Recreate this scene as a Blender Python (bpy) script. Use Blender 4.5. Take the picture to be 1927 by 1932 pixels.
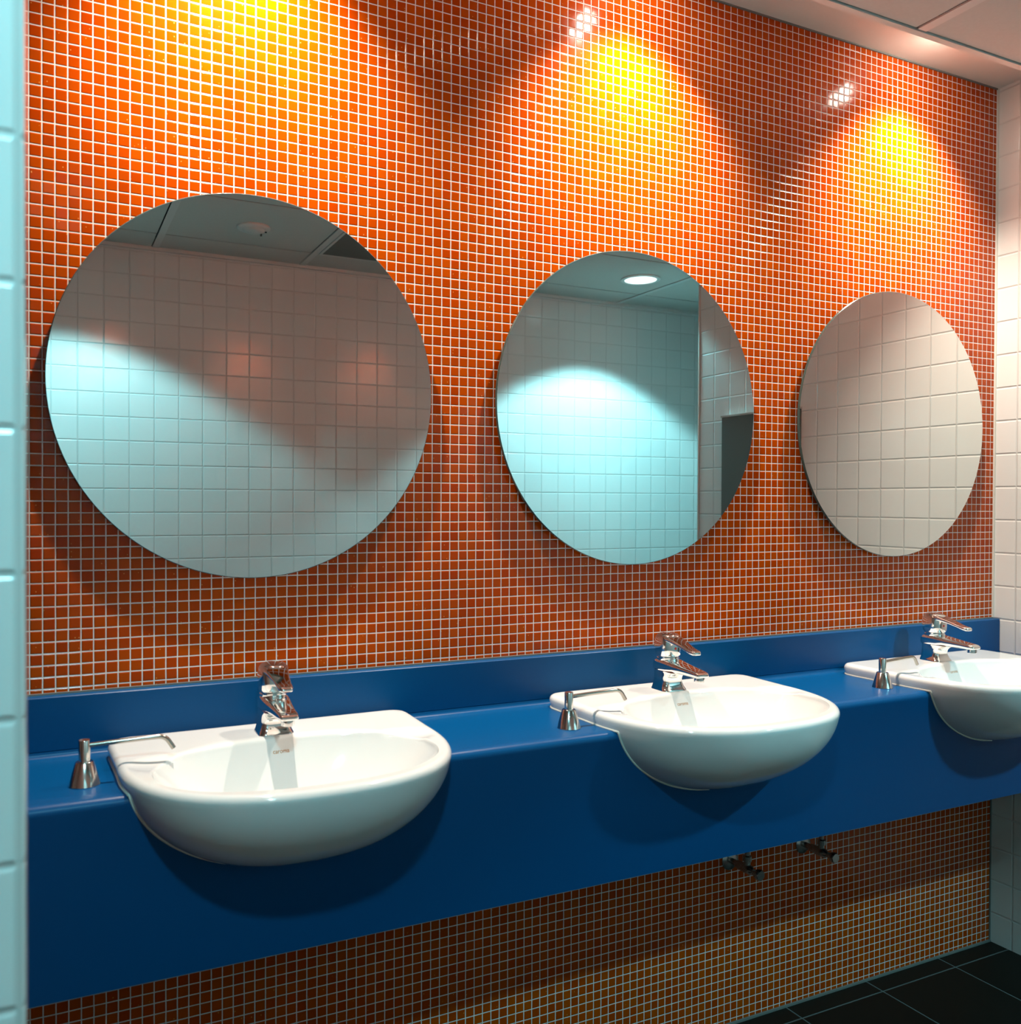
import bpy, bmesh, math, random
from mathutils import Vector, Matrix, bvhtree
random.seed(7)
for o in list(bpy.data.objects):
    bpy.data.objects.remove(o, do_unlink=True)
SC = bpy.context.scene
COL = SC.collection
PI = math.pi

# ------------------------------------------------------------------ camera
W_PX, H_PX = 1927.0, 1932.0
F_PX, CX_PX = 1675.5, 872.3
CAM = Vector((-0.0271, -1.8314, 1.4012))
YAW, PITCH, ROLL = 0.4441792548, 0.0108605825, 0.0036288235
cd = bpy.data.cameras.new('camera')
cd.sensor_fit = 'HORIZONTAL'
cd.sensor_width = 36.0
cd.lens = F_PX / W_PX * 36.0
cd.shift_x = (W_PX / 2 - CX_PX) / W_PX
cd.clip_start = 0.02
cd.dof.use_dof = True
cd.dof.focus_distance = 2.45
cd.dof.aperture_fstop = 5.6
cam = bpy.data.objects.new('camera', cd)
COL.objects.link(cam)
cy, sy, cp, sp = math.cos(YAW), math.sin(YAW), math.cos(PITCH), math.sin(PITCH)
fw = Vector((sy * cp, cy * cp, -sp))
rt = Vector((cy, -sy, 0))
up = rt.cross(fw)
c_, s_ = math.cos(ROLL), math.sin(ROLL)
r2 = rt * c_ + up * s_
u2 = up * c_ - rt * s_
M = Matrix((r2, u2, -fw)).transposed().to_4x4()
M.translation = CAM
cam.matrix_world = M
SC.camera = cam

# ------------------------------------------------------------------ world, exposure, lights
wd = bpy.data.worlds.new('world')
SC.world = wd
wd.use_nodes = True
wd.node_tree.nodes['Background'].inputs[0].default_value = (0.55, 0.8, 0.9, 1)
wd.node_tree.nodes['Background'].inputs[1].default_value = 0.0
SC.view_settings.view_transform = 'Standard'
SC.view_settings.look = 'None'
SC.view_settings.exposure = 0.0
SC.view_settings.gamma = 1.0
SC.view_settings.use_curve_mapping = False
SC.cycles.diffuse_bounces = 2

CEIL = 2.52          # lowered ceiling
COVE = 2.72          # slab above the light cove
XR = 2.725           # right wall
YB = -2.36           # wall behind the camera
YR = -1.45           # where the right wall ends
WARM = (1.0, 0.86, 0.72)
COOL = (0.36, 0.90, 1.0)
LAMPS_X = (0.345, 1.293, 2.265)
LAMP_Y, LAMP_Z = -0.212, 2.695
DOWN = [(2.69, -1.85), (0.05, -1.82)]
E_WARM, E_COOL = 172.0, (195.0, 112.0)


def spot(name, loc, aim, energy, color, size_deg, blend, radius):
    l = bpy.data.lights.new(name, 'SPOT')
    l.energy = energy
    l.color = color
    l.spot_size = math.radians(size_deg)
    l.spot_blend = blend
    l.shadow_soft_size = radius
    o = bpy.data.objects.new(name, l)
    COL.objects.link(o)
    o.location = loc
    o.rotation_euler = (Vector(aim) - Vector(loc)).to_track_quat('-Z', 'Y').to_euler()
    return o


for x in LAMPS_X:
    spot('halogen_light', (x, LAMP_Y + 0.010, LAMP_Z - 0.014), (x, LAMP_Y + 0.010 + 0.242, LAMP_Z - 0.014 - 0.97), E_WARM, WARM, 102, 1.0, 0.02)
for (x, y), e in zip(DOWN, E_COOL):
    spot('fluorescent_light', (x, y, CEIL - 0.012), (x, y, 0), e, COOL, 114, 0.22, 0.07)

# ------------------------------------------------------------------ materials


def newmat(name):
    m = bpy.data.materials.new(name)
    m.use_nodes = True
    nt = m.node_tree
    return m, nt, nt.nodes['Principled BSDF']


def simple(name, col, rough=0.5, metal=0.0, coat=0.0, noise=0.0, nscale=30.0, bump=0.0):
    m, nt, b = newmat(name)
    b.inputs['Base Color'].default_value = (*col, 1)
    b.inputs['Roughness'].default_value = rough
    b.inputs['Metallic'].default_value = metal
    b.inputs['Coat Weight'].default_value = coat
    if noise or bump:
        tc = nt.nodes.new('ShaderNodeTexCoord')
        nz = nt.nodes.new('ShaderNodeTexNoise')
        nz.inputs['Scale'].default_value = nscale
        nz.inputs['Detail'].default_value = 4
        nt.links.new(tc.outputs['Object'], nz.inputs['Vector'])
        if noise:
            mx = nt.nodes.new('ShaderNodeMix')
            mx.data_type = 'RGBA'
            mx.inputs['A'].default_value = (*[c * (1 - noise) for c in col], 1)
            mx.inputs['B'].default_value = (*[min(1, c * (1 + noise)) for c in col], 1)
            nt.links.new(nz.outputs['Fac'], mx.inputs['Factor'])
            nt.links.new(mx.outputs['Result'], b.inputs['Base Color'])
        if bump:
            bp = nt.nodes.new('ShaderNodeBump')
            bp.inputs['Distance'].default_value = bump
            nt.links.new(nz.outputs['Fac'], bp.inputs['Height'])
            nt.links.new(bp.outputs['Normal'], b.inputs['Normal'])
    return m


class NB:
    """small node builder for scalar maths"""
    def __init__(self, nt):
        self.nt = nt

    def m(self, op, a, b=0.0, c=0.0, clamp=False):
        n = self.nt.nodes.new('ShaderNodeMath')
        n.operation = op
        n.use_clamp = clamp
        for i, v in enumerate((a, b, c)):
            if isinstance(v, (int, float)):
                n.inputs[i].default_value = v
            else:
                self.nt.links.new(v, n.inputs[i])
        return n.outputs[0]

    def step(self, x, e0, e1):
        n = self.nt.nodes.new('ShaderNodeMapRange')
        n.interpolation_type = 'SMOOTHSTEP'
        self.nt.links.new(x, n.inputs['Value'])
        n.inputs['From Min'].default_value = e0
        n.inputs['From Max'].default_value = e1
        return n.outputs['Result']


def tile_mat(name, axes, pitch, offset, half, colA, colB, grout, rough, grough, relief, tilt, pillow,
             wobble=0.0, sparkle=False, soil=0.0, coat=0.0, edge0=None, spec=0.5):
    m, nt, b = newmat(name)
    N = NB(nt)
    L = nt.links
    tc = nt.nodes.new('ShaderNodeTexCoord')
    vec = tc.outputs['Object']
    if wobble:
        nz = nt.nodes.new('ShaderNodeTexNoise')
        nz.inputs['Scale'].default_value = 22.0
        nz.inputs['Detail'].default_value = 2
        L.new(vec, nz.inputs['Vector'])
        va = nt.nodes.new('ShaderNodeVectorMath')
        va.operation = 'MULTIPLY_ADD'
        L.new(nz.outputs['Color'], va.inputs[0])
        va.inputs[1].default_value = (wobble,) * 3
        L.new(vec, va.inputs[2])
        vec = va.outputs[0]
    sep = nt.nodes.new('ShaderNodeSeparateXYZ')
    L.new(vec, sep.inputs[0])
    u = N.m('DIVIDE', N.m('SUBTRACT', sep.outputs[axes[0]], offset[0]), pitch[0])
    v = N.m('DIVIDE', N.m('SUBTRACT', sep.outputs[axes[1]], offset[1]), pitch[1])
    fu, fv = N.m('FRACT', u), N.m('FRACT', v)
    du = N.m('MINIMUM', fu, N.m('SUBTRACT', 1.0, fu))
    dv = N.m('MINIMUM', fv, N.m('SUBTRACT', 1.0, fv))
    d = N.m('MINIMUM', du, dv)
    cid = nt.nodes.new('ShaderNodeCombineXYZ')
    L.new(N.m('FLOOR', u), cid.inputs[0])
    L.new(N.m('FLOOR', v), cid.inputs[1])
    wn = nt.nodes.new('ShaderNodeTexWhiteNoise')
    wn.noise_dimensions = '2D'
    L.new(cid.outputs[0], wn.inputs['Vector'])
    rs = nt.nodes.new('ShaderNodeSeparateColor')
    L.new(wn.outputs['Color'], rs.inputs[0])
    mx = nt.nodes.new('ShaderNodeMix')
    mx.data_type = 'RGBA'
    mx.inputs['A'].default_value = (*colA, 1)
    mx.inputs['B'].default_value = (*colB, 1)
    L.new(rs.outputs[2], mx.inputs['Factor'])
    tcol = mx.outputs['Result']
    if sparkle:
        vo = nt.nodes.new('ShaderNodeTexVoronoi')
        vo.inputs['Scale'].default_value = 150.0
        L.new(tc.outputs['Object'], vo.inputs['Vector'])
        sc2 = nt.nodes.new('ShaderNodeSeparateColor')
        L.new(vo.outputs['Color'], sc2.inputs[0])
        mk = N.m('MULTIPLY', N.m('LESS_THAN', vo.outputs['Distance'], 0.16), N.m('GREATER_THAN', sc2.outputs[0], 0.93))
        mk = N.m('MULTIPLY', mk, 0.7)
        m2 = nt.nodes.new('ShaderNodeMix')
        m2.data_type = 'RGBA'
        L.new(mk, m2.inputs['Factor'])
        L.new(tcol, m2.inputs['A'])
        m2.inputs['B'].default_value = (0.8, 0.42, 0.12, 1)  # lighter dots: sparkle of the glass put into the colour
        tcol = m2.outputs['Result']
    mask = N.step(d, half * 0.75, half * 1.25)          # 1 on the tile, 0 in the joint
    gm = nt.nodes.new('ShaderNodeMix')
    gm.data_type = 'RGBA'
    L.new(mask, gm.inputs['Factor'])
    gm.inputs['A'].default_value = (*grout, 1)
    L.new(tcol, gm.inputs['B'])
    L.new(gm.outputs['Result'], b.inputs['Base Color'])
    L.new(N.m('MULTIPLY_ADD', mask, rough - grough, grough), b.inputs['Roughness'])
    b.inputs['Coat Weight'].default_value = coat
    b.inputs['Specular IOR Level'].default_value = spec
    # relief: rounded tile edge plus a slight tilt of each tile
    h = N.m('MULTIPLY', N.step(d, half * 0.6, half * 0.6 + pillow), relief)
    t1 = N.m('MULTIPLY', N.m('SUBTRACT', rs.outputs[0], 0.5), N.m('SUBTRACT', fu, 0.5))
    t2 = N.m('MULTIPLY', N.m('SUBTRACT', rs.outputs[1], 0.5), N.m('SUBTRACT', fv, 0.5))
    h = N.m('MULTIPLY_ADD', N.m('ADD', t1, t2), tilt * pitch[0], h)
    bp = nt.nodes.new('ShaderNodeBump')
    bp.inputs['Distance'].default_value = 1.0
    L.new(h, bp.inputs['Height'])
    L.new(bp.outputs['Normal'], b.inputs['Normal'])
    return m


T = 0.1046
WH = (0.72, 0.72, 0.70)
WH2 = (0.75, 0.75, 0.73)
GR = (0.60, 0.60, 0.58)
M_MOSAIC = tile_mat('orange glass mosaic', (0, 2), (0.022, 0.022), (0.0, 0.7 * 0.022), 0.045,
                    (0.385, 0.039, 0.0002), (0.44, 0.062, 0.0002), (0.80, 0.79, 0.75), 0.12, 0.8, 0.0007, 0.04, 0.10,
                    wobble=0.0011, sparkle=True, coat=0.0, spec=0.20)
M_WALLX = tile_mat('white wall tile', (0, 2), (T, T), (0.120, 1.037), 0.014, WH, WH2, GR, 0.13, 0.7, 0.0014, 0.012, 0.035, wobble=0.0006)
M_WALLY = tile_mat('white wall tile side', (1, 2), (0.098, T), (-0.072, 1.037), 0.014, WH, WH2, GR, 0.13, 0.7, 0.0014, 0.012, 0.035, wobble=0.0006)
M_NEAR = tile_mat('white wall tile near', (0, 2), (T, T), (-0.1452, 1.0345), 0.014, WH, WH2, GR, 0.15, 0.7, 0.0014, 0.008, 0.035)
M_FLOOR = tile_mat('dark floor tile', (0, 1), (0.3145, 0.3145), (1.846, -0.062), 0.006, (0.006, 0.0045, 0.003), (0.008, 0.006, 0.004),
                   (0.13, 0.14, 0.14), 0.5, 0.8, 0.0008, 0.004, 0.01, spec=0.2)
M_CEIL = simple('ceiling tile', (0.62, 0.60, 0.56), 0.9, noise=0.05, nscale=120)
M_PLASTER = simple('painted plaster', (0.74, 0.71, 0.66), 0.8, noise=0.02, nscale=60)
M_TRIMW = simple('white painted metal', (0.68, 0.67, 0.64), 0.5)
M_DARK = simple('ceiling void shade', (0.01, 0.011, 0.011), 0.9)  # near-black colour stands in for shade above the tiles
M_BLUE = simple('blue solid surface', (0.0002, 0.061, 0.185), 0.32, noise=0.10, nscale=700)
M_BLUE.node_tree.nodes['Principled BSDF'].inputs['Specular IOR Level'].default_value = 0.16
M_CERAMIC = simple('white vitreous china', (0.71, 0.715, 0.705), 0.06, coat=0.3)
M_SEAL = simple('white sealant', (0.70, 0.70, 0.64), 0.5)
M_GREYSEAL = simple('grey joint sealant', (0.16, 0.17, 0.16), 0.6)
M_CHROME = simple('chrome', (0.86, 0.85, 0.83), 0.05, 1.0)
M_NICKEL = simple('brushed nickel', (0.74, 0.73, 0.70), 0.13, 1.0)
M_ARM = simple('dark nickel tube', (0.40, 0.38, 0.34), 0.16, 1.0)  # darker than the base: brown reflections are put into the colour
M_DARKCHR = simple('dull chrome', (0.42, 0.42, 0.41), 0.25, 1.0)
M_MIRROR = simple('silvered mirror', (0.80, 0.84, 0.82), 0.0, 1.0)
M_EDGE = simple('mirror edge', (0.05, 0.075, 0.065), 0.15)
M_BACKING = simple('mirror backing', (0.02, 0.02, 0.02), 0.7)
M_INK = simple('printed brown ink', (0.50, 0.22, 0.06), 0.5)
M_RED = simple('red dot', (0.55, 0.02, 0.01), 0.4)
M_PANEL = simple('grey green panel', (0.10, 0.125, 0.115), 0.4)
M_STEEL = simple('steel edge', (0.7, 0.72, 0.70), 0.25, 1.0)
M_PLAST = simple('white plastic', (0.78, 0.78, 0.75), 0.4)
M_DET = simple('aged white plastic', (0.70, 0.69, 0.66), 0.5)
M_BLACK = simple('black plastic', (0.015, 0.015, 0.015), 0.5)
M_GRILLE = simple('grey grille', (0.16, 0.165, 0.15), 0.6)
M_REFL = simple('lamp reflector', (0.9, 0.9, 0.9), 0.2, 1.0)


def emis(name, col, s):
    m, nt, b = newmat(name)
    b.inputs['Base Color'].default_value = (0.8, 0.8, 0.8, 1)
    b.inputs['Emission Color'].default_value = (*col, 1)
    b.inputs['Emission Strength'].default_value = s
    return m


M_LAMPC = emis('fluorescent lamp glow', (0.75, 0.97, 1.0), 3.0)
M_LAMPW = emis('halogen lamp glow', (1.0, 0.88, 0.74), 200.0)

# ------------------------------------------------------------------ mesh helpers


def finish(name, bm, mats, parent=None, smooth=40.0, loc=None):
    bmesh.ops.recalc_face_normals(bm, faces=bm.faces[:])
    me = bpy.data.meshes.new(name)
    bm.to_mesh(me)
    bm.free()
    for m in (mats if isinstance(mats, (list, tuple)) else [mats]):
        me.materials.append(m)
    if smooth:
        me.polygons.foreach_set('use_smooth', [True] * len(me.polygons))
        me.set_sharp_from_angle(angle=math.radians(smooth))
    o = bpy.data.objects.new(name, me)
    COL.objects.link(o)
    if parent is not None:
        o.parent = parent
    if loc is not None:
        o.location = loc
    return o


def tag(o, label, cat, group=None):
    o['label'] = label
    o['category'] = cat
    if group:
        o['group'] = group
    return o


def thing(name, label, cat, loc, group=None, rz=0.0):
    o = bpy.data.objects.new(name, None)
    o.empty_display_size = 0.05
    COL.objects.link(o)
    o.location = loc
    o.rotation_euler = (0, 0, rz)
    return tag(o, label, cat, group)


def struct(o):
    o['kind'] = 'structure'
    return o


def box(bm, x0, x1, y0, y1, z0, z1, bev=0.0, seg=2, mi=0):
    vs = [bm.verts.new((x, y, z)) for x in (x0, x1) for y in (y0, y1) for z in (z0, z1)]
    fs = []
    for q in ((0, 1, 3, 2), (4, 6, 7, 5), (0, 4, 5, 1), (2, 3, 7, 6), (0, 2, 6, 4), (1, 5, 7, 3)):
        f = bm.faces.new([vs[i] for i in q])
        f.material_index = mi
        fs.append(f)
    if bev:
        es = list({e for f in fs for e in f.edges})
        bmesh.ops.bevel(bm, geom=es, offset=bev, segments=seg, profile=0.5, affect='EDGES')


def loft(bm, rings, cap0=True, cap1=True, closed=True, mi=0):
    R = [[bm.verts.new(p) for p in r] for r in rings]
    n = len(R[0])
    for a, b in zip(R, R[1:]):
        for i in range(n if closed else n - 1):
            j = (i + 1) % n
            f = bm.faces.new((a[i], a[j], b[j], b[i]))
            f.material_index = mi
    if cap0:
        bm.faces.new(R[0][::-1]).material_index = mi
    if cap1:
        bm.faces.new(R[-1]).material_index = mi
    return R


def circle(r, z, n=32, cx=0, cy=0, axis='z'):
    out = []
    for i in range(n):
        a = 2 * PI * i / n
        if axis == 'z':
            out.append((cx + r * math.cos(a), cy + r * math.sin(a), z))
        else:                       # axis y : z is the y coordinate, cy the height
            out.append((cx + r * math.cos(a), z, cy + r * math.sin(a)))
    return out


def lathe(bm, prof, n=40, cx=0, cy=0, axis='z', cap0=True, cap1=True, mi=0):
    loft(bm, [circle(r, z, n, cx, cy, axis) for r, z in prof], cap0, cap1, True, mi)


def tube(bm, pts, r, n=14, caps=True, mi=0):
    pts = [Vector(p) for p in pts]
    rings = []
    prev = None
    for i, p in enumerate(pts):
        t = (pts[min(i + 1, len(pts) - 1)] - pts[max(i - 1, 0)]).normalized()
        if prev is None:
            a = Vector((0, 0, 1)) if abs(t.z) < 0.9 else Vector((1, 0, 0))
            nx = t.cross(a).normalized()
        else:
            nx = (prev - t * prev.dot(t)).normalized()
        prev = nx
        ny = t.cross(nx)
        rr = r[i] if isinstance(r, (list, tuple)) else r
        rings.append([p + nx * (rr * math.cos(2 * PI * k / n)) + ny * (rr * math.sin(2 * PI * k / n)) for k in range(n)])
    loft(bm, rings, caps, caps, True, mi)


def prism_x(bm, prof, x0, x1, mi=0):
    """extrude a (y,z) outline along x"""
    loft(bm, [[(x0, y, z) for y, z in prof], [(x1, y, z) for y, z in prof]], mi=mi)


def rrect(hx, hy, r, n=6, cx=0.0, cy=0.0):
    r = min(r, hx * 0.999, hy * 0.999)
    out = []
    for (sx, sy, a0) in ((1, 1, 0), (-1, 1, 90), (-1, -1, 180), (1, -1, 270)):
        for k in range(n + 1):
            a = math.radians(a0 + 90.0 * k / n)
            out.append((cx + sx * (hx - r) + r * math.cos(a), cy + sy * (hy - r) + r * math.sin(a)))
    return out


def dup(root, loc, label, rz=None):
    r = root.copy()
    COL.objects.link(r)
    r.location = loc
    if rz is not None:
        r.rotation_euler = (0, 0, rz)
    r['label'] = label
    for ch in list(root.children):
        c = ch.copy()
        COL.objects.link(c)
        c.parent = r
        for g in list(ch.children):
            d = g.copy()
            COL.objects.link(d)
            d.parent = c
    return r


# ------------------------------------------------------------------ room shell
XL, XF = -1.60, 4.70
bm = bmesh.new()
box(bm, XL - 0.1, XR + 0.1, 0.0, 0.12, -0.05, COVE + 0.05)
struct(finish('wall_back', bm, M_MOSAIC, smooth=0))
bm = bmesh.new()
box(bm, XR, XR + 0.12, YR, 0.0, 0.0, COVE)
struct(finish('wall_right', bm, M_WALLY, smooth=0))
bm = bmesh.new()
box(bm, XR + 0.12, XF, YR, YR + 0.12, 0.0, CEIL + 0.2)
struct(finish('wall_right_return', bm, M_WALLX, smooth=0))
bm = bmesh.new()
box(bm, XL - 0.1, XF + 0.1, YB - 0.12, YB, 0.0, CEIL + 0.2)
struct(finish('wall_front', bm, M_WALLX, smooth=0))
bm = bmesh.new()
box(bm, XF, XF + 0.1, YB, YR + 0.12, 0.0, CEIL + 0.2)
struct(finish('wall_far', bm, M_WALLY, smooth=0))
bm = bmesh.new()
box(bm, XL - 0.1, XL, YB, 0.0, 0.0, COVE)
struct(finish('wall_left', bm, M_WALLY, smooth=0))
# tiled partition wall that stands at the left edge of the view, its end rounded
bm = bmesh.new()
xe = -0.0364
prof = [(XL, -1.12), (XL, -1.01)]
for k in range(7):
    a = math.radians(90 - 15 * k)
    prof.append((xe - 0.012 + 0.012 * math.cos(a), -1.022 + 0.012 * math.sin(a)))
for k in range(7):
    a = math.radians(0 - 15 * k)
    prof.append((xe - 0.009 + 0.009 * math.cos(a), -1.111 + 0.009 * math.sin(a)))
loft(bm, [[(x, y, z) for x, y in prof] for z in (0.0, CEIL)])
struct(finish('wall_near_left', bm, M_NEAR, smooth=40))
bm = bmesh.new()
box(bm, XL - 0.1, XF + 0.1, YB - 0.12, 0.12, -0.1, 0.0)
struct(finish('floor', bm, M_FLOOR, smooth=0))

# lowered ceiling : tiles with shadow joints, black box above for the shade of the void, slab over the light cove
YE = -0.372
bm = bmesh.new()
gx = [XL, -0.80, -0.19, 0.42, 1.08, 1.84, 2.885, 3.50, 4.10, XF]
gy = [YE - 0.0165, -0.975, -1.56, -2.125, YB + 0.02]
for a, b_ in zip(gx, gx[1:]):
    for q, (c, d) in enumerate(zip(gy, gy[1:])):
        if a == 1.08 and d == gy[4]:
            continue
        box(bm, a + 0.003, b_ - 0.003, d + 0.005, c - (0.003 if q == 0 else 0.005), CEIL + 0.002, CEIL + 0.0045)
box(bm, 1.08, 1.84, YB, -2.125, CEIL + 0.002, CEIL + 0.0045)
box(bm, XL, XF, YB, YE - 0.015, CEIL + 0.05, COVE, mi=1)
struct(finish('ceiling', bm, [M_CEIL, M_DARK], smooth=0))
bm = bmesh.new()
box(bm, XL - 0.1, XF + 0.1, YB - 0.12, 0.12, COVE, COVE + 0.1)
struct(finish('ceiling_cove', bm, M_PLASTER, smooth=0))
bm = bmesh.new()
for x in gx[1:-1]:
    box(bm, x + 0.002, x + 0.030, YB, gy[0] - 0.004, CEIL - 0.001, CEIL + 0.004)
struct(finish('trim_1', bm, M_TRIMW, smooth=0))
bm = bmesh.new()          # edge of the lowered ceiling along the cove
box(bm, XL, XR, YE - 0.016, YE, CEIL - 0.002, COVE)
struct(finish('trim_2', bm, M_PLASTER, smooth=0))
bm = bmesh.new()          # perimeter angle on the wall behind
box(bm, XL, XF, YB, YB + 0.022, CEIL - 0.012, CEIL + 0.004)
struct(finish('trim_3', bm, M_TRIMW, smooth=0))
bm = bmesh.new()          # sealant beads: corner, floor, under the cove slab
box(bm, XR - 0.0055, XR, -0.0055, 0.0, 1.04, COVE)
struct(finish('trim_4', bm, M_SEAL, smooth=0))
bm = bmesh.new()
box(bm, XR - 0.004, XR, -0.004, 0.0, 0.0, 0.60)
box(bm, XL, XR, -0.0055, 0.0, 0.0, 0.0055)
box(bm, XL, XR, -0.004, 0.0, COVE - 0.004, COVE)
struct(finish('trim_5', bm, M_GREYSEAL, smooth=0))
bm = bmesh.new()          # metal corner bead on the free end of the right wall
box(bm, XR - 0.003, XR + 0.004, YR - 0.003, YR + 0.004, 0.0, CEIL)
struct(finish('trim_6', bm, M_TRIMW, smooth=0))

# ------------------------------------------------------------------ basin geometry (shared by counter cut-out)
ZC = 0.925                # counter top
RIM = 0.030               # rim above the counter
BASIN_X = (0.385, 1.340, 2.300)
NA = 144
YCEN = -0.235


def half_w(y):
    t = -y
    if t <= 0.20:
        base = 0.303 - 0.008 * (t / 0.20)
        if t < 0.075:
            k = (0.075 - t) / 0.04
            k = min(1.0, k)
            base -= 0.04 * (1 - math.sqrt(max(0, 1 - k * k)))
        return base
    k = min(1.0, (t - 0.20) / 0.305)
    return 0.295 * max(0.0, 1 - k ** 2.5) ** 0.417


OUT = []
for i in range(NA):
    a = 2 * PI * i / NA
    dx, dy = math.cos(a), math.sin(a)
    lo, hi = 0.0, 0.6
    for _ in range(40):
        m_ = 0.5 * (lo + hi)
        x, y = m_ * dx, YCEN + m_ * dy
        ok = (-0.505 < y < -0.035) and abs(x) < half_w(y)
        lo, hi = (m_, hi) if ok else (lo, m_)
    OUT.append((lo * dx, YCEN + lo * dy))
ICX, ICY, IA, IB = 0.0, -0.318, 0.246, 0.155
INN = []
for (x, y) in OUT:
    a = math.atan2((y - YCEN), x)
    dx, dy = math.cos(a), math.sin(a)
    # opening outline: superellipse seen from the same centre
    lo, hi = 0.0, 0.6
    for _ in range(40):
        m_ = 0.5 * (lo + hi)
        ok = abs(m_ * dx - ICX) ** 2.3 / IA ** 2.3 + abs(YCEN + m_ * dy - ICY) ** 2.3 / IB ** 2.3 < 1
        lo, hi = (m_, hi) if ok else (lo, m_)
    INN.append((lo * dx, YCEN + lo * dy))


def bowl_scale(d, H=0.192):
    return math.sqrt(max(0.0, 1 - (d / H) ** 2))


def scaled(ring, s, z, c=(0.0, -0.22)):
    return [(c[0] + (x - c[0]) * s, c[1] + (y - c[1]) * s, z) for x, y in ring]


def inset(ring, d):
    out = []
    n = len(ring)
    for i in range(n):
        p, q, r = Vector(ring[i - 1]), Vector(ring[i]), Vector(ring[(i + 1) % n])
        t = (r - p).normalized()
        nn = Vector((-t.y, t.x))
        out.append(tuple(q + nn * d))
    return out


# ------------------------------------------------------------------ vanity counter
counter = thing('vanity_counter', 'long blue solid-surface vanity counter with deep apron and upstand under the orange mosaic', 'counter', (0, 0, 0))
YA = -0.310
XC0, XC1 = XL, XR - 0.001
bm = bmesh.new()
prof = [(-0.001, ZC - 0.02), (-0.025, ZC - 0.02)]
prof = [(-0.001, ZC - 0.022), (YA, ZC - 0.022)]
R = 0.016
for k in range(7):
    a = math.radians(180 - 15 * k)
    prof.append((YA + R + R * math.cos(a), ZC - R + R * math.sin(a)))
for k in range(7):
    a = math.radians(-90 + 15 * k)
    prof.append((-0.025 - 0.012 + 0.012 * math.cos(a), ZC + 0.012 + 0.012 * math.sin(a)))
prof.append((-0.001, ZC + 0.012))
prism_x(bm, prof, XC0, XC1)
top = finish('countertop', bm, M_BLUE, counter, smooth=30)
bm = bmesh.new()
box(bm, XC0, XC1, YA, YA + 0.018, 0.615, ZC - 0.022)
apron = finish('apron', bm, M_BLUE, counter, smooth=0)
bm = bmesh.new()
box(bm, XC0, XC1, -0.025, -0.001, ZC + 0.012, 1.038, bev=0.0015, seg=1)
ups = finish('upstand', bm, M_BLUE, counter, smooth=0)
bm = bmesh.new()
box(bm, XC0, XC1, -0.0045, -0.0002, 1.038, 1.0415)
sl = finish('sealant_line', bm, M_GREYSEAL, counter, smooth=0)
sl['label'] = 'thin grey sealant line along the top of the upstand'


def cut(target, cutters):
    mods = []
    for c in cutters:
        md = target.modifiers.new('cut', 'BOOLEAN')
        md.operation = 'DIFFERENCE'
        md.solver = 'EXACT'
        md.object = c
    bpy.context.view_layer.update()
    dg = bpy.context.evaluated_depsgraph_get()
    me = bpy.data.meshes.new_from_object(target.evaluated_get(dg))
    target.modifiers.clear()
    target.data = me


cutters = []
for cx in BASIN_X:
    bm = bmesh.new()
    rings = [scaled(OUT, 0.978, ZC + 0.02)]
    for k in range(0, 13):
        d = 0.030 + 0.155 * k / 12
        rings.append(scaled(OUT, bowl_scale(d) * 0.978, ZC + RIM - d + 0.003))
    loft(bm, rings)
    c = finish('cutter', bm, M_BLUE, smooth=0)
    c.location.x = cx
    cutters.append(c)
cut(top, cutters)
cut(apron, cutters)
for t_ in (top,):
    t_.data.polygons.foreach_set('use_smooth', [True] * len(t_.data.polygons))
    t_.data.set_sharp_from_angle(angle=math.radians(30))
for c in cutters:
    bpy.data.objects.remove(c, do_unlink=True)

# ------------------------------------------------------------------ basins
basin = thing('wash_basin', '', 'basin', (BASIN_X[0], 0, ZC), 'semi-recessed basins in the blue counter')


def deck_z(x, y):
    z = RIM
    # shallow soap recess on both sides, draining into the bowl
    for s in (-1, 1):
        ex = (x - s * 0.218) / 0.066
        ey = (y + 0.248) / 0.046
        r = math.sqrt(ex * ex + ey * ey)
        if r < 1:
            z -= 0.007 * (1 - r * r) ** 0.9
    return z


rings = []
HB = 0.135


def interior(k):
    """k 0 at the lip .. 1 at the drain; returns scale, depth"""
    s = 1 - k
    d = HB * (1 - (s ** 2.6)) if s > 0 else HB
    return s, d


KI = [0.97, 0.9, 0.8, 0.7, 0.6, 0.5, 0.42, 0.34, 0.27, 0.21, 0.16, 0.115, 0.08, 0.05, 0.025, 0.008]
for k in KI:
    s, d = interior(k)
    cx, cy_ = 0.0, -0.300
    rings.append([(cx + (x - cx) * s, cy_ + (y - cy_) * s, RIM - 0.006 - d) for x, y in INN])
for f, dz in ((0.0, -0.0048), (0.02, -0.0022), (0.06, -0.0006)):
    rings.append([(xi + (xo - xi) * f, yi + (yo - yi) * f, deck_z(xi, yi) + dz) for (xi, yi), (xo, yo) in zip(INN, OUT)])
OUT_IN = inset(OUT, 0.013)
ND = 16
for j in range(1, ND):
    f = 0.06 + 0.94 * j / ND
    rings.append([(xi + (xo - xi) * f, yi + (yo - yi) * f, deck_z(xi + (xo - xi) * f, yi + (yo - yi) * f))
                  for (xi, yi), (xo, yo) in zip(INN, OUT_IN)])
for k in range(6):
    a = math.radians(90 * k / 5)
    rg = inset(OUT, 0.013 - 0.013 * math.sin(a))
    rings.append([(x, y, RIM - 0.013 + 0.013 * math.cos(a)) for x, y in rg])
for d in (0.020, 0.028, 0.04, 0.055, 0.07, 0.085, 0.1, 0.115, 0.13, 0.143, 0.155, 0.166, 0.176, 0.183, 0.188):
    rings.append(scaled(OUT, bowl_scale(d), RIM - d))
bm = bmesh.new()
loft(bm, rings)
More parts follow.
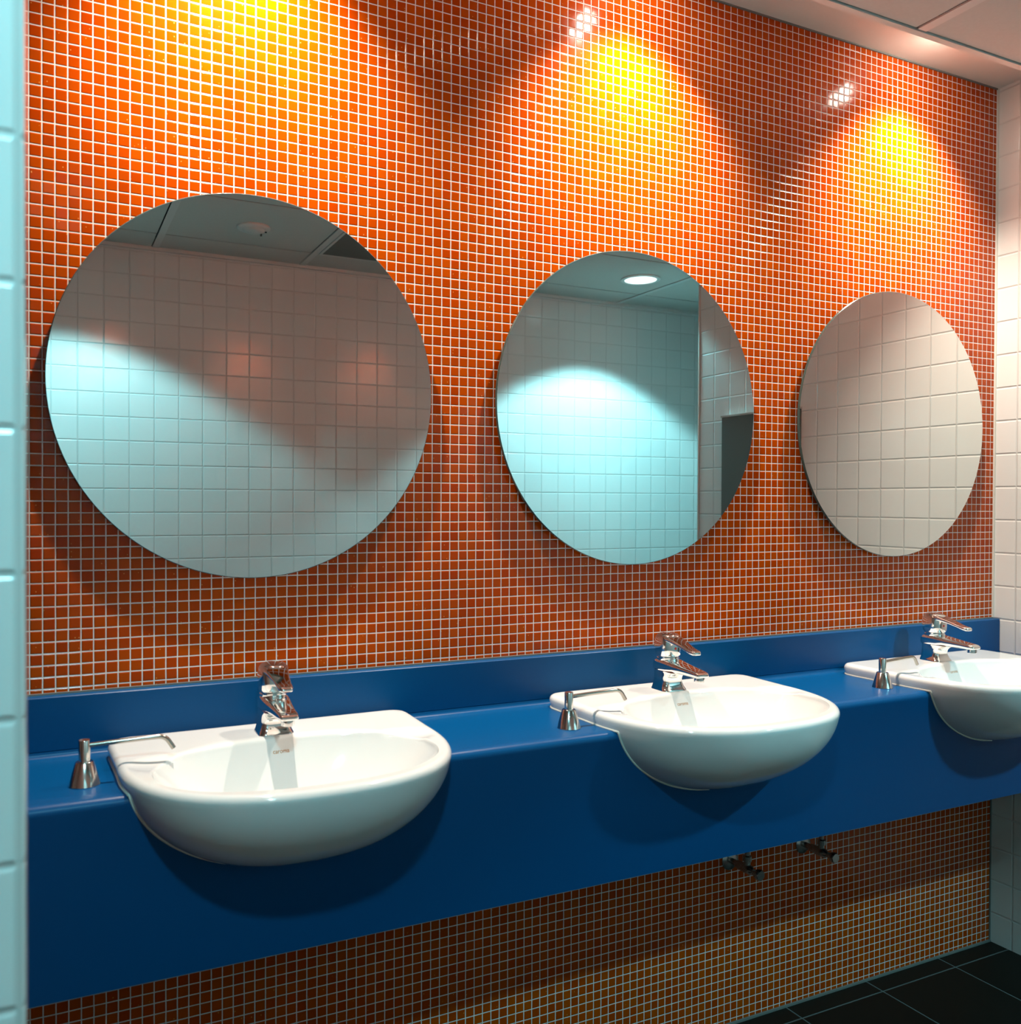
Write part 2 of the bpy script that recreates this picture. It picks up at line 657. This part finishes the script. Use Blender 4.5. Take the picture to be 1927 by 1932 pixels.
bowl = finish('bowl', bm, M_CERAMIC, basin, smooth=60)
# sealant where it meets counter and apron
ext = []


def ext_at(d):
    return scaled(OUT, bowl_scale(d), RIM - d)


r0 = ext_at(RIM + 0.0)
left = [p for p in r0 if p[1] > YA - 0.001]
left.sort(key=lambda p: math.atan2(p[0], p[1] + 0.30))
front = {-1: [], 1: []}
for d in [0.034 + 0.0035 * k for k in range(43)]:
    rg = ext_at(d)
    for s in (-1, 1):
        best = None
        for i in range(NA):
            p, q = rg[i], rg[(i + 1) % NA]
            if (p[1] - YA) * (q[1] - YA) <= 0 and p[1] != q[1]:
                f = (YA - p[1]) / (q[1] - p[1])
                x = p[0] + (q[0] - p[0]) * f
                if x * s > 0:
                    best = (x, YA, RIM - d)
        if best:
            front[s].append(best)
path = front[-1][::-1] + left + front[1]
bm = bmesh.new()
tube(bm, path, 0.0028, n=8)
se = finish('sealant_bead', bm, M_SEAL, basin, smooth=60)
se['label'] = 'cream sealant bead where the china meets the blue counter'
# waste
bm = bmesh.new()
zb = RIM - 0.006 - HB
lathe(bm, [(0.004, zb + 0.001), (0.020, zb + 0.003), (0.030, zb + 0.0035), (0.033, zb + 0.0005)], n=32, cx=0.0, cy=-0.300)
w_ = finish('waste', bm, M_CHROME, basin)
w_['label'] = 'chrome waste at the bottom of the bowl'
# maker's mark printed on the rear slope of the bowl
tcu = bpy.data.curves.new('mark', 'FONT')
tcu.body = 'caroma'
tcu.size = 0.0105
tcu.align_x = 'CENTER'
tob = bpy.data.objects.new('mark_tmp', tcu)
COL.objects.link(tob)
bpy.context.view_layer.update()
me = bpy.data.meshes.new_from_object(tob.evaluated_get(bpy.context.evaluated_depsgraph_get()))
bpy.data.objects.remove(tob, do_unlink=True)
bmb = bmesh.new()
bmb.from_mesh(bowl.data)
tree = bvhtree.BVHTree.FromBMesh(bmb)
bt = bmesh.new()
bt.from_mesh(me)
bmesh.ops.subdivide_edges(bt, edges=bt.edges[:], cuts=1)
aim_dir = Vector((0, 0.5, -0.8)).normalized()
for v in bt.verts:
    # text plane tilted back, then pressed onto the china
    p = Vector((v.co.x, -0.176 + v.co.y * 0.55, 0.008 + v.co.y * 0.85))
    hitp, nrm, _, _ = tree.ray_cast(p + Vector((0, -0.12, 0.19)), aim_dir)
    v.co = (hitp + nrm * 0.0004) if hitp else p
bmb.free()
mk = finish('printed_mark', bt, M_INK, basin, smooth=0)
mk['label'] = 'small brown printed word on the rear slope of the bowl'
basin['label'] = 'white semi-recessed wash basin nearest the left partition wall'
dup(basin, (BASIN_X[1], 0, ZC), 'white semi-recessed wash basin in the middle, under the middle mirror')
dup(basin, (BASIN_X[2], 0, ZC), 'white semi-recessed wash basin nearest the white tiled right wall, cut by the frame')

# ------------------------------------------------------------------ mixer taps
TAP_Y = -0.118
tap = thing('mixer_tap', 'chrome lever mixer tap on the basin nearest the left partition wall', 'tap', (BASIN_X[0] - 0.002, TAP_Y, ZC + RIM), 'chrome mixer taps')
bm = bmesh.new()
# column, f is forward (-y); flared foot, waist, then the housing (hx, back, front, z)
secs = [(0.0345, 0.0290, 0.0345, 0.0000), (0.0343, 0.0290, 0.0343, 0.0016), (0.0330, 0.0287, 0.0325, 0.0040), (0.0313, 0.0284, 0.0300, 0.0080),
        (0.0298, 0.0282, 0.0280, 0.0125), (0.0286, 0.0280, 0.0267, 0.0175), (0.0278, 0.0278, 0.0263, 0.0225), (0.0273, 0.0277, 0.0272, 0.0280),
        (0.0271, 0.0276, 0.0298, 0.0330), (0.0271, 0.0275, 0.0345, 0.0375), (0.0272, 0.0274, 0.0420, 0.0415), (0.0273, 0.0273, 0.0520, 0.0460)]
rg = []
for hx, bk, fr, z in secs:
    cyy = -(fr - bk) / 2
    rg.append([(x, y, z) for x, y in rrect(hx, (fr + bk) / 2, 0.014, 6, 0, cyy)])
loft(bm, rg)
body = finish('body', bm, M_CHROME, tap, smooth=50)
bm = bmesh.new()
rg = []
# spout sections along f: (f, zc, half height, half width)
for f, zt, zb_, hw in [(-0.0295, 0.060, 0.049, 0.017), (-0.028, 0.0665, 0.044, 0.0240), (-0.021, 0.0705, 0.043, 0.0280), (0.0, 0.0725, 0.043, 0.0290),
                       (0.022, 0.0715, 0.043, 0.0282), (0.045, 0.0685, 0.045, 0.0255), (0.070, 0.0650, 0.0465, 0.0222), (0.095, 0.0620, 0.0465, 0.0198),
                       (0.113, 0.0600, 0.0460, 0.0186), (0.122, 0.0580, 0.0465, 0.0176), (0.1265, 0.0550, 0.0480, 0.0154), (0.128, 0.0530, 0.0500, 0.012)]:
    h = (zt - zb_) / 2
    rg.append([(x, -f, (zt + zb_) / 2 + z) for x, z in rrect(hw, h, min(h * 0.75, 0.009), 5)])
loft(bm, rg)
finish('spout', bm, M_CHROME, tap, smooth=55)
bm = bmesh.new()
lathe(bm, [(0.0105, 0.036), (0.0125, 0.037), (0.0125, 0.046), (0.012, 0.050)], n=28, cx=0, cy=-0.112)
finish('aerator', bm, M_CHROME, tap)
bm = bmesh.new()
lathe(bm, [(0.0255, 0.069), (0.0268, 0.073), (0.0268, 0.0755), (0.0248, 0.077), (0.0248, 0.079), (0.0268, 0.0805), (0.0272, 0.083)], n=36)
finish('collar', bm, M_CHROME, tap)
bm = bmesh.new()
# lever hood: barrel that leans back and flows forward into a blade
rg = []
for hx, bk, fr, z, sl_ in [(0.0270, 0.0270, 0.0264, 0.0825, 0.0), (0.0284, 0.0292, 0.0272, 0.086, 0.0), (0.0292, 0.0308, 0.0276, 0.097, 0.0), (0.0290, 0.0314, 0.0276, 0.108, 0.02),
                           (0.0280, 0.0306, 0.0280, 0.119, 0.06), (0.0260, 0.0284, 0.0275, 0.127, 0.12), (0.0230, 0.0248, 0.025, 0.1318, 0.12), (0.0165, 0.018, 0.019, 0.1340, 0.10)]:
    pts = rrect(hx, (fr + bk) / 2, 0.0225, 7, 0, -(fr - bk) / 2)
    rg.append([(x, y, z + (y if y < 0 else 0) * sl_) for x, y in pts])
loft(bm, rg)
lev = finish('lever', bm, M_CHROME, tap, smooth=50)
bm = bmesh.new()
rg = []
for f, zt, zb_, hw in [(-0.004, 0.1318, 0.118, 0.0245), (0.012, 0.1300, 0.117, 0.0245), (0.028, 0.1255, 0.1150, 0.0225), (0.045, 0.1200, 0.1112, 0.0192), (0.062, 0.1145, 0.1070, 0.0164),
                       (0.080, 0.1085, 0.1015, 0.0144), (0.092, 0.1058, 0.0972, 0.0139), (0.101, 0.1050, 0.0950, 0.0128), (0.1055, 0.1030, 0.0957, 0.0100), (0.107, 0.1005, 0.0975, 0.006)]:
    h = (zt - zb_) / 2
    rg.append([(x, -f, (zt + zb_) / 2 + z) for x, z in rrect(hw, h, h * 0.8, 5)])
loft(bm, rg)
finish('lever_blade', bm, M_CHROME, lev, smooth=55)
bm = bmesh.new()
lathe(bm, [(0.0033, -0.0262), (0.0030, -0.0280), (0.001, -0.0284)], n=16, cx=0.0, cy=0.100, axis='y')
ind = finish('temperature_dot', bm, M_RED, lev)
ind['label'] = 'tiny red temperature dot on the front of the lever'
dup(tap, (BASIN_X[1] - 0.001, TAP_Y, ZC + RIM), 'chrome lever mixer tap on the middle basin')
dup(tap, (BASIN_X[2] - 0.008, TAP_Y, ZC + RIM), 'chrome lever mixer tap on the basin nearest the right wall')

# ------------------------------------------------------------------ soap dispensers
disp = thing('soap_dispenser', 'chrome soap dispenser spout on the counter left of the nearest basin', 'soap dispenser', (0.040, -0.218, ZC), 'soap dispenser spouts on the counter', -0.05)
bm = bmesh.new()
lathe(bm, [(0.0250, 0.0), (0.0255, 0.0012), (0.0250, 0.0025), (0.0145, 0.0385), (0.0135, 0.0395)], n=48)
finish('base', bm, M_NICKEL, disp, smooth=40)
bm = bmesh.new()
lathe(bm, [(0.0092, 0.0395), (0.0092, 0.0745), (0.0086, 0.0755)], n=36)
finish('stem', bm, M_NICKEL, disp, smooth=40)
bm = bmesh.new()
pts = [(0.004, 0, 0.0655), (0.03, 0, 0.0668), (0.06, 0, 0.0680), (0.09, 0, 0.0690), (0.118, 0, 0.0695)]
for k in range(1, 8):
    a = math.radians(58 * k / 7)
    pts.append((0.118 + 0.020 * math.sin(a), 0, 0.0695 - 0.020 * (1 - math.cos(a))))
pts.append((0.118 + 0.020 * math.sin(math.radians(58)) + 0.008, 0, 0.0695 - 0.020 * (1 - math.cos(math.radians(58))) - 0.0128))
tube(bm, pts, 0.0042, n=16)
finish('spout', bm, M_ARM, disp, smooth=50)
dup(disp, (0.984, -0.236, ZC), 'chrome soap dispenser spout on the counter left of the middle basin', -0.02)
dup(disp, (1.948, -0.224, ZC), 'chrome soap dispenser spout between the middle basin and the right basin', 0.06)

# ------------------------------------------------------------------ mirrors
mir = thing('wall_mirror', 'round frameless mirror on the orange mosaic, above the nearest basin', 'mirror', (0.370, 0, 1.6340), 'round mirrors on the mosaic wall')
bm = bmesh.new()
RM = 0.3885
lathe(bm, [(RM, -0.0135), (RM, -0.0185), (RM - 0.0015, -0.0200)], n=160, axis='y', cap1=False, mi=1)
f_ = bm.faces.new([bm.verts.new(p) for p in circle(RM - 0.0015, -0.0200, 160, axis='y')])
f_.material_index = 0
gl = finish('mirror_glass', bm, [M_MIRROR, M_EDGE], mir, smooth=0)
bm = bmesh.new()
lathe(bm, [(RM - 0.012, -0.0005), (RM - 0.012, -0.0135)], n=120, axis='y')
finish('backing_board', bm, M_BACKING, mir, smooth=0)
dup(mir, (1.3095, 0, 1.6360), 'round frameless mirror in the middle, reflecting a bright downlight')
dup(mir, (2.2500, 0, 1.6345), 'round frameless mirror nearest the right wall, reflecting plain white tiles')

# ------------------------------------------------------------------ stop valves under the counter
val = thing('stop_valve', 'dark chrome stop valve under the counter, left one of the pair', 'valve', (1.642, 0, 0.446), 'stop valves on the lower mosaic')
bm = bmesh.new()
lathe(bm, [(0.027, -0.0002), (0.027, -0.003), (0.022, -0.0075), (0.012, -0.010)], n=36, axis='y')
finish('wall_flange', bm, M_DARKCHR, val)
bm = bmesh.new()
lathe(bm, [(0.008, -0.009), (0.008, -0.030), (0.0115, -0.033), (0.0125, -0.060), (0.0125, -0.078), (0.008, -0.084), (0.006, -0.090)], n=24, axis='y')
finish('valve_body', bm, M_DARKCHR, val)
bm = bmesh.new()
lathe(bm, [(0.008, 0.008), (0.008, 0.020), (0.0115, 0.021), (0.0115, 0.034), (0.006, 0.036), (0.006, 0.30)], n=24, cy=-0.066)
finish('supply_pipe', bm, M_DARKCHR, val)
bm = bmesh.new()
lathe(bm, [(0.006, -0.086), (0.0085, -0.091), (0.0095, -0.100), (0.014, -0.104), (0.0145, -0.112), (0.012, -0.116)], n=20, axis='y')
finish('handle', bm, M_DARKCHR, val)
dup(val, (1.908, 0, 0.446), 'dark chrome stop valve under the counter, right one of the pair')

# ------------------------------------------------------------------ right wall panel, seen in the middle mirror
pan = thing('wall_panel', 'dark grey-green panel with a bright top edge, seen at the right rim of the middle mirror', 'panel', (XR, -1.00, 0.60))
bm = bmesh.new()
box(bm, -0.022, -0.0005, -0.272, 0.165, 0.0, 1.180, bev=0.001, seg=1)
finish('panel_face', bm, M_PANEL, pan, smooth=0)
bm = bmesh.new()
box(bm, -0.026, -0.0005, -0.274, 0.167, 1.180, 1.188)
finish('top_edge', bm, M_STEEL, pan, smooth=0)

# ------------------------------------------------------------------ ceiling fittings
dl = thing('downlight', 'round white downlight glowing in the ceiling, seen in the middle mirror', 'ceiling light', (DOWN[0][0], DOWN[0][1], CEIL), 'recessed downlights')
bm = bmesh.new()
lathe(bm, [(0.098, 0.001), (0.098, -0.004), (0.090, -0.007), (0.080, -0.006), (0.078, 0.0)], n=64, cap0=False, cap1=False)
finish('trim_ring', bm, M_PLAST, dl)
bm = bmesh.new()
lathe(bm, [(0.078, -0.003), (0.05, -0.002), (0.01, -0.002)], n=48, cap0=False)
finish('lamp_lens', bm, M_LAMPC, dl)
dup(dl, (DOWN[1][0], DOWN[1][1], CEIL), 'round white downlight in the ceiling by the left partition wall, outside the frame')

det = thing('smoke_detector', 'flat white round detector on the ceiling, seen in the left mirror', 'detector', (0.763, -1.862, CEIL))
bm = bmesh.new()
lathe(bm, [(0.068, 0.002), (0.068, -0.004), (0.064, -0.008), (0.045, -0.010), (0.040, -0.016), (0.034, -0.019), (0.005, -0.020)], n=48)
finish('housing', bm, M_DET, det)
bm = bmesh.new()
lathe(bm, [(0.004, -0.008), (0.004, -0.013), (0.002, -0.014)], n=12, cx=0.052, cy=-0.006)
finish('indicator_lamp', bm, M_BLACK, det)
bm = bmesh.new()
lathe(bm, [(0.004, -0.010), (0.004, -0.024), (0.002, -0.025)], n=12, cx=0.036, cy=-0.022)
finish('test_button', bm, M_BLACK, det)

vent = thing('ceiling_vent', 'dark slatted air grille in the ceiling, seen at the upper right of the left mirror', 'vent', (1.112, -2.120, CEIL))
bm = bmesh.new()
vx0, vx1, vy0, vy1 = 0.0, 0.58, 0.0, 0.54
for q in ((vx0, vx1, vy0, vy0 + 0.012), (vx0, vx1, vy1 - 0.012, vy1), (vx0, vx0 + 0.012, vy0 + 0.012, vy1 - 0.012), (vx1 - 0.012, vx1, vy0 + 0.012, vy1 - 0.012)):
    box(bm, *q, -0.004, 0.001)
finish('frame', bm, M_TRIMW, vent, smooth=0)
bm = bmesh.new()
n_s = 26
for k in range(n_s):
    y = vy0 + 0.014 + (vy1 - vy0 - 0.028) * (k + 0.5) / n_s
    rgs = []
    for x in (vx0 + 0.012, vx1 - 0.012):
        rgs.append([(x, y - 0.006, -0.004), (x, y - 0.004, -0.004), (x, y + 0.006, 0.0008), (x, y + 0.004, 0.0008)])
    loft(bm, rgs)
finish('slats', bm, M_GRILLE, vent, smooth=0)
bm = bmesh.new()
box(bm, vx0 + 0.012, vx1 - 0.012, vy0 + 0.012, vy1 - 0.012, 0.001, 0.0018)
finish('backing', bm, M_BLACK, vent, smooth=0)

cs = thing('cove_spotlight', 'small halogen spotlight in the ceiling recess above the left mirror', 'spotlight', (LAMPS_X[0], LAMP_Y, COVE), 'halogen spotlights in the recess above the mosaic')
bm = bmesh.new()
lathe(bm, [(0.040, 0.0), (0.040, -0.003), (0.036, -0.005), (0.012, -0.006)], n=36)
finish('base_plate', bm, M_PLAST, cs)
TILT = math.radians(36)
RT = Matrix.Translation((0, 0, -0.006)) @ Matrix.Rotation(TILT, 4, 'X')
bm = bmesh.new()
lathe(bm, [(0.018, 0.006), (0.027, 0.0), (0.0295, -0.010), (0.031, -0.026), (0.031, -0.030), (0.0285, -0.030), (0.0275, -0.026)], n=36, cap1=False)
bm.transform(RT)
finish('lamp_head', bm, M_DARKCHR, cs)
bm = bmesh.new()
lathe(bm, [(0.0275, -0.0265), (0.015, -0.0275), (0.004, -0.0275)], n=32, cap0=False)
bm.transform(RT)
finish('lamp_lens', bm, M_LAMPW, cs)
dup(cs, (LAMPS_X[1], LAMP_Y, COVE), 'small halogen spotlight in the ceiling recess above the middle mirror')
dup(cs, (LAMPS_X[2], LAMP_Y, COVE), 'small halogen spotlight in the ceiling recess above the right mirror')
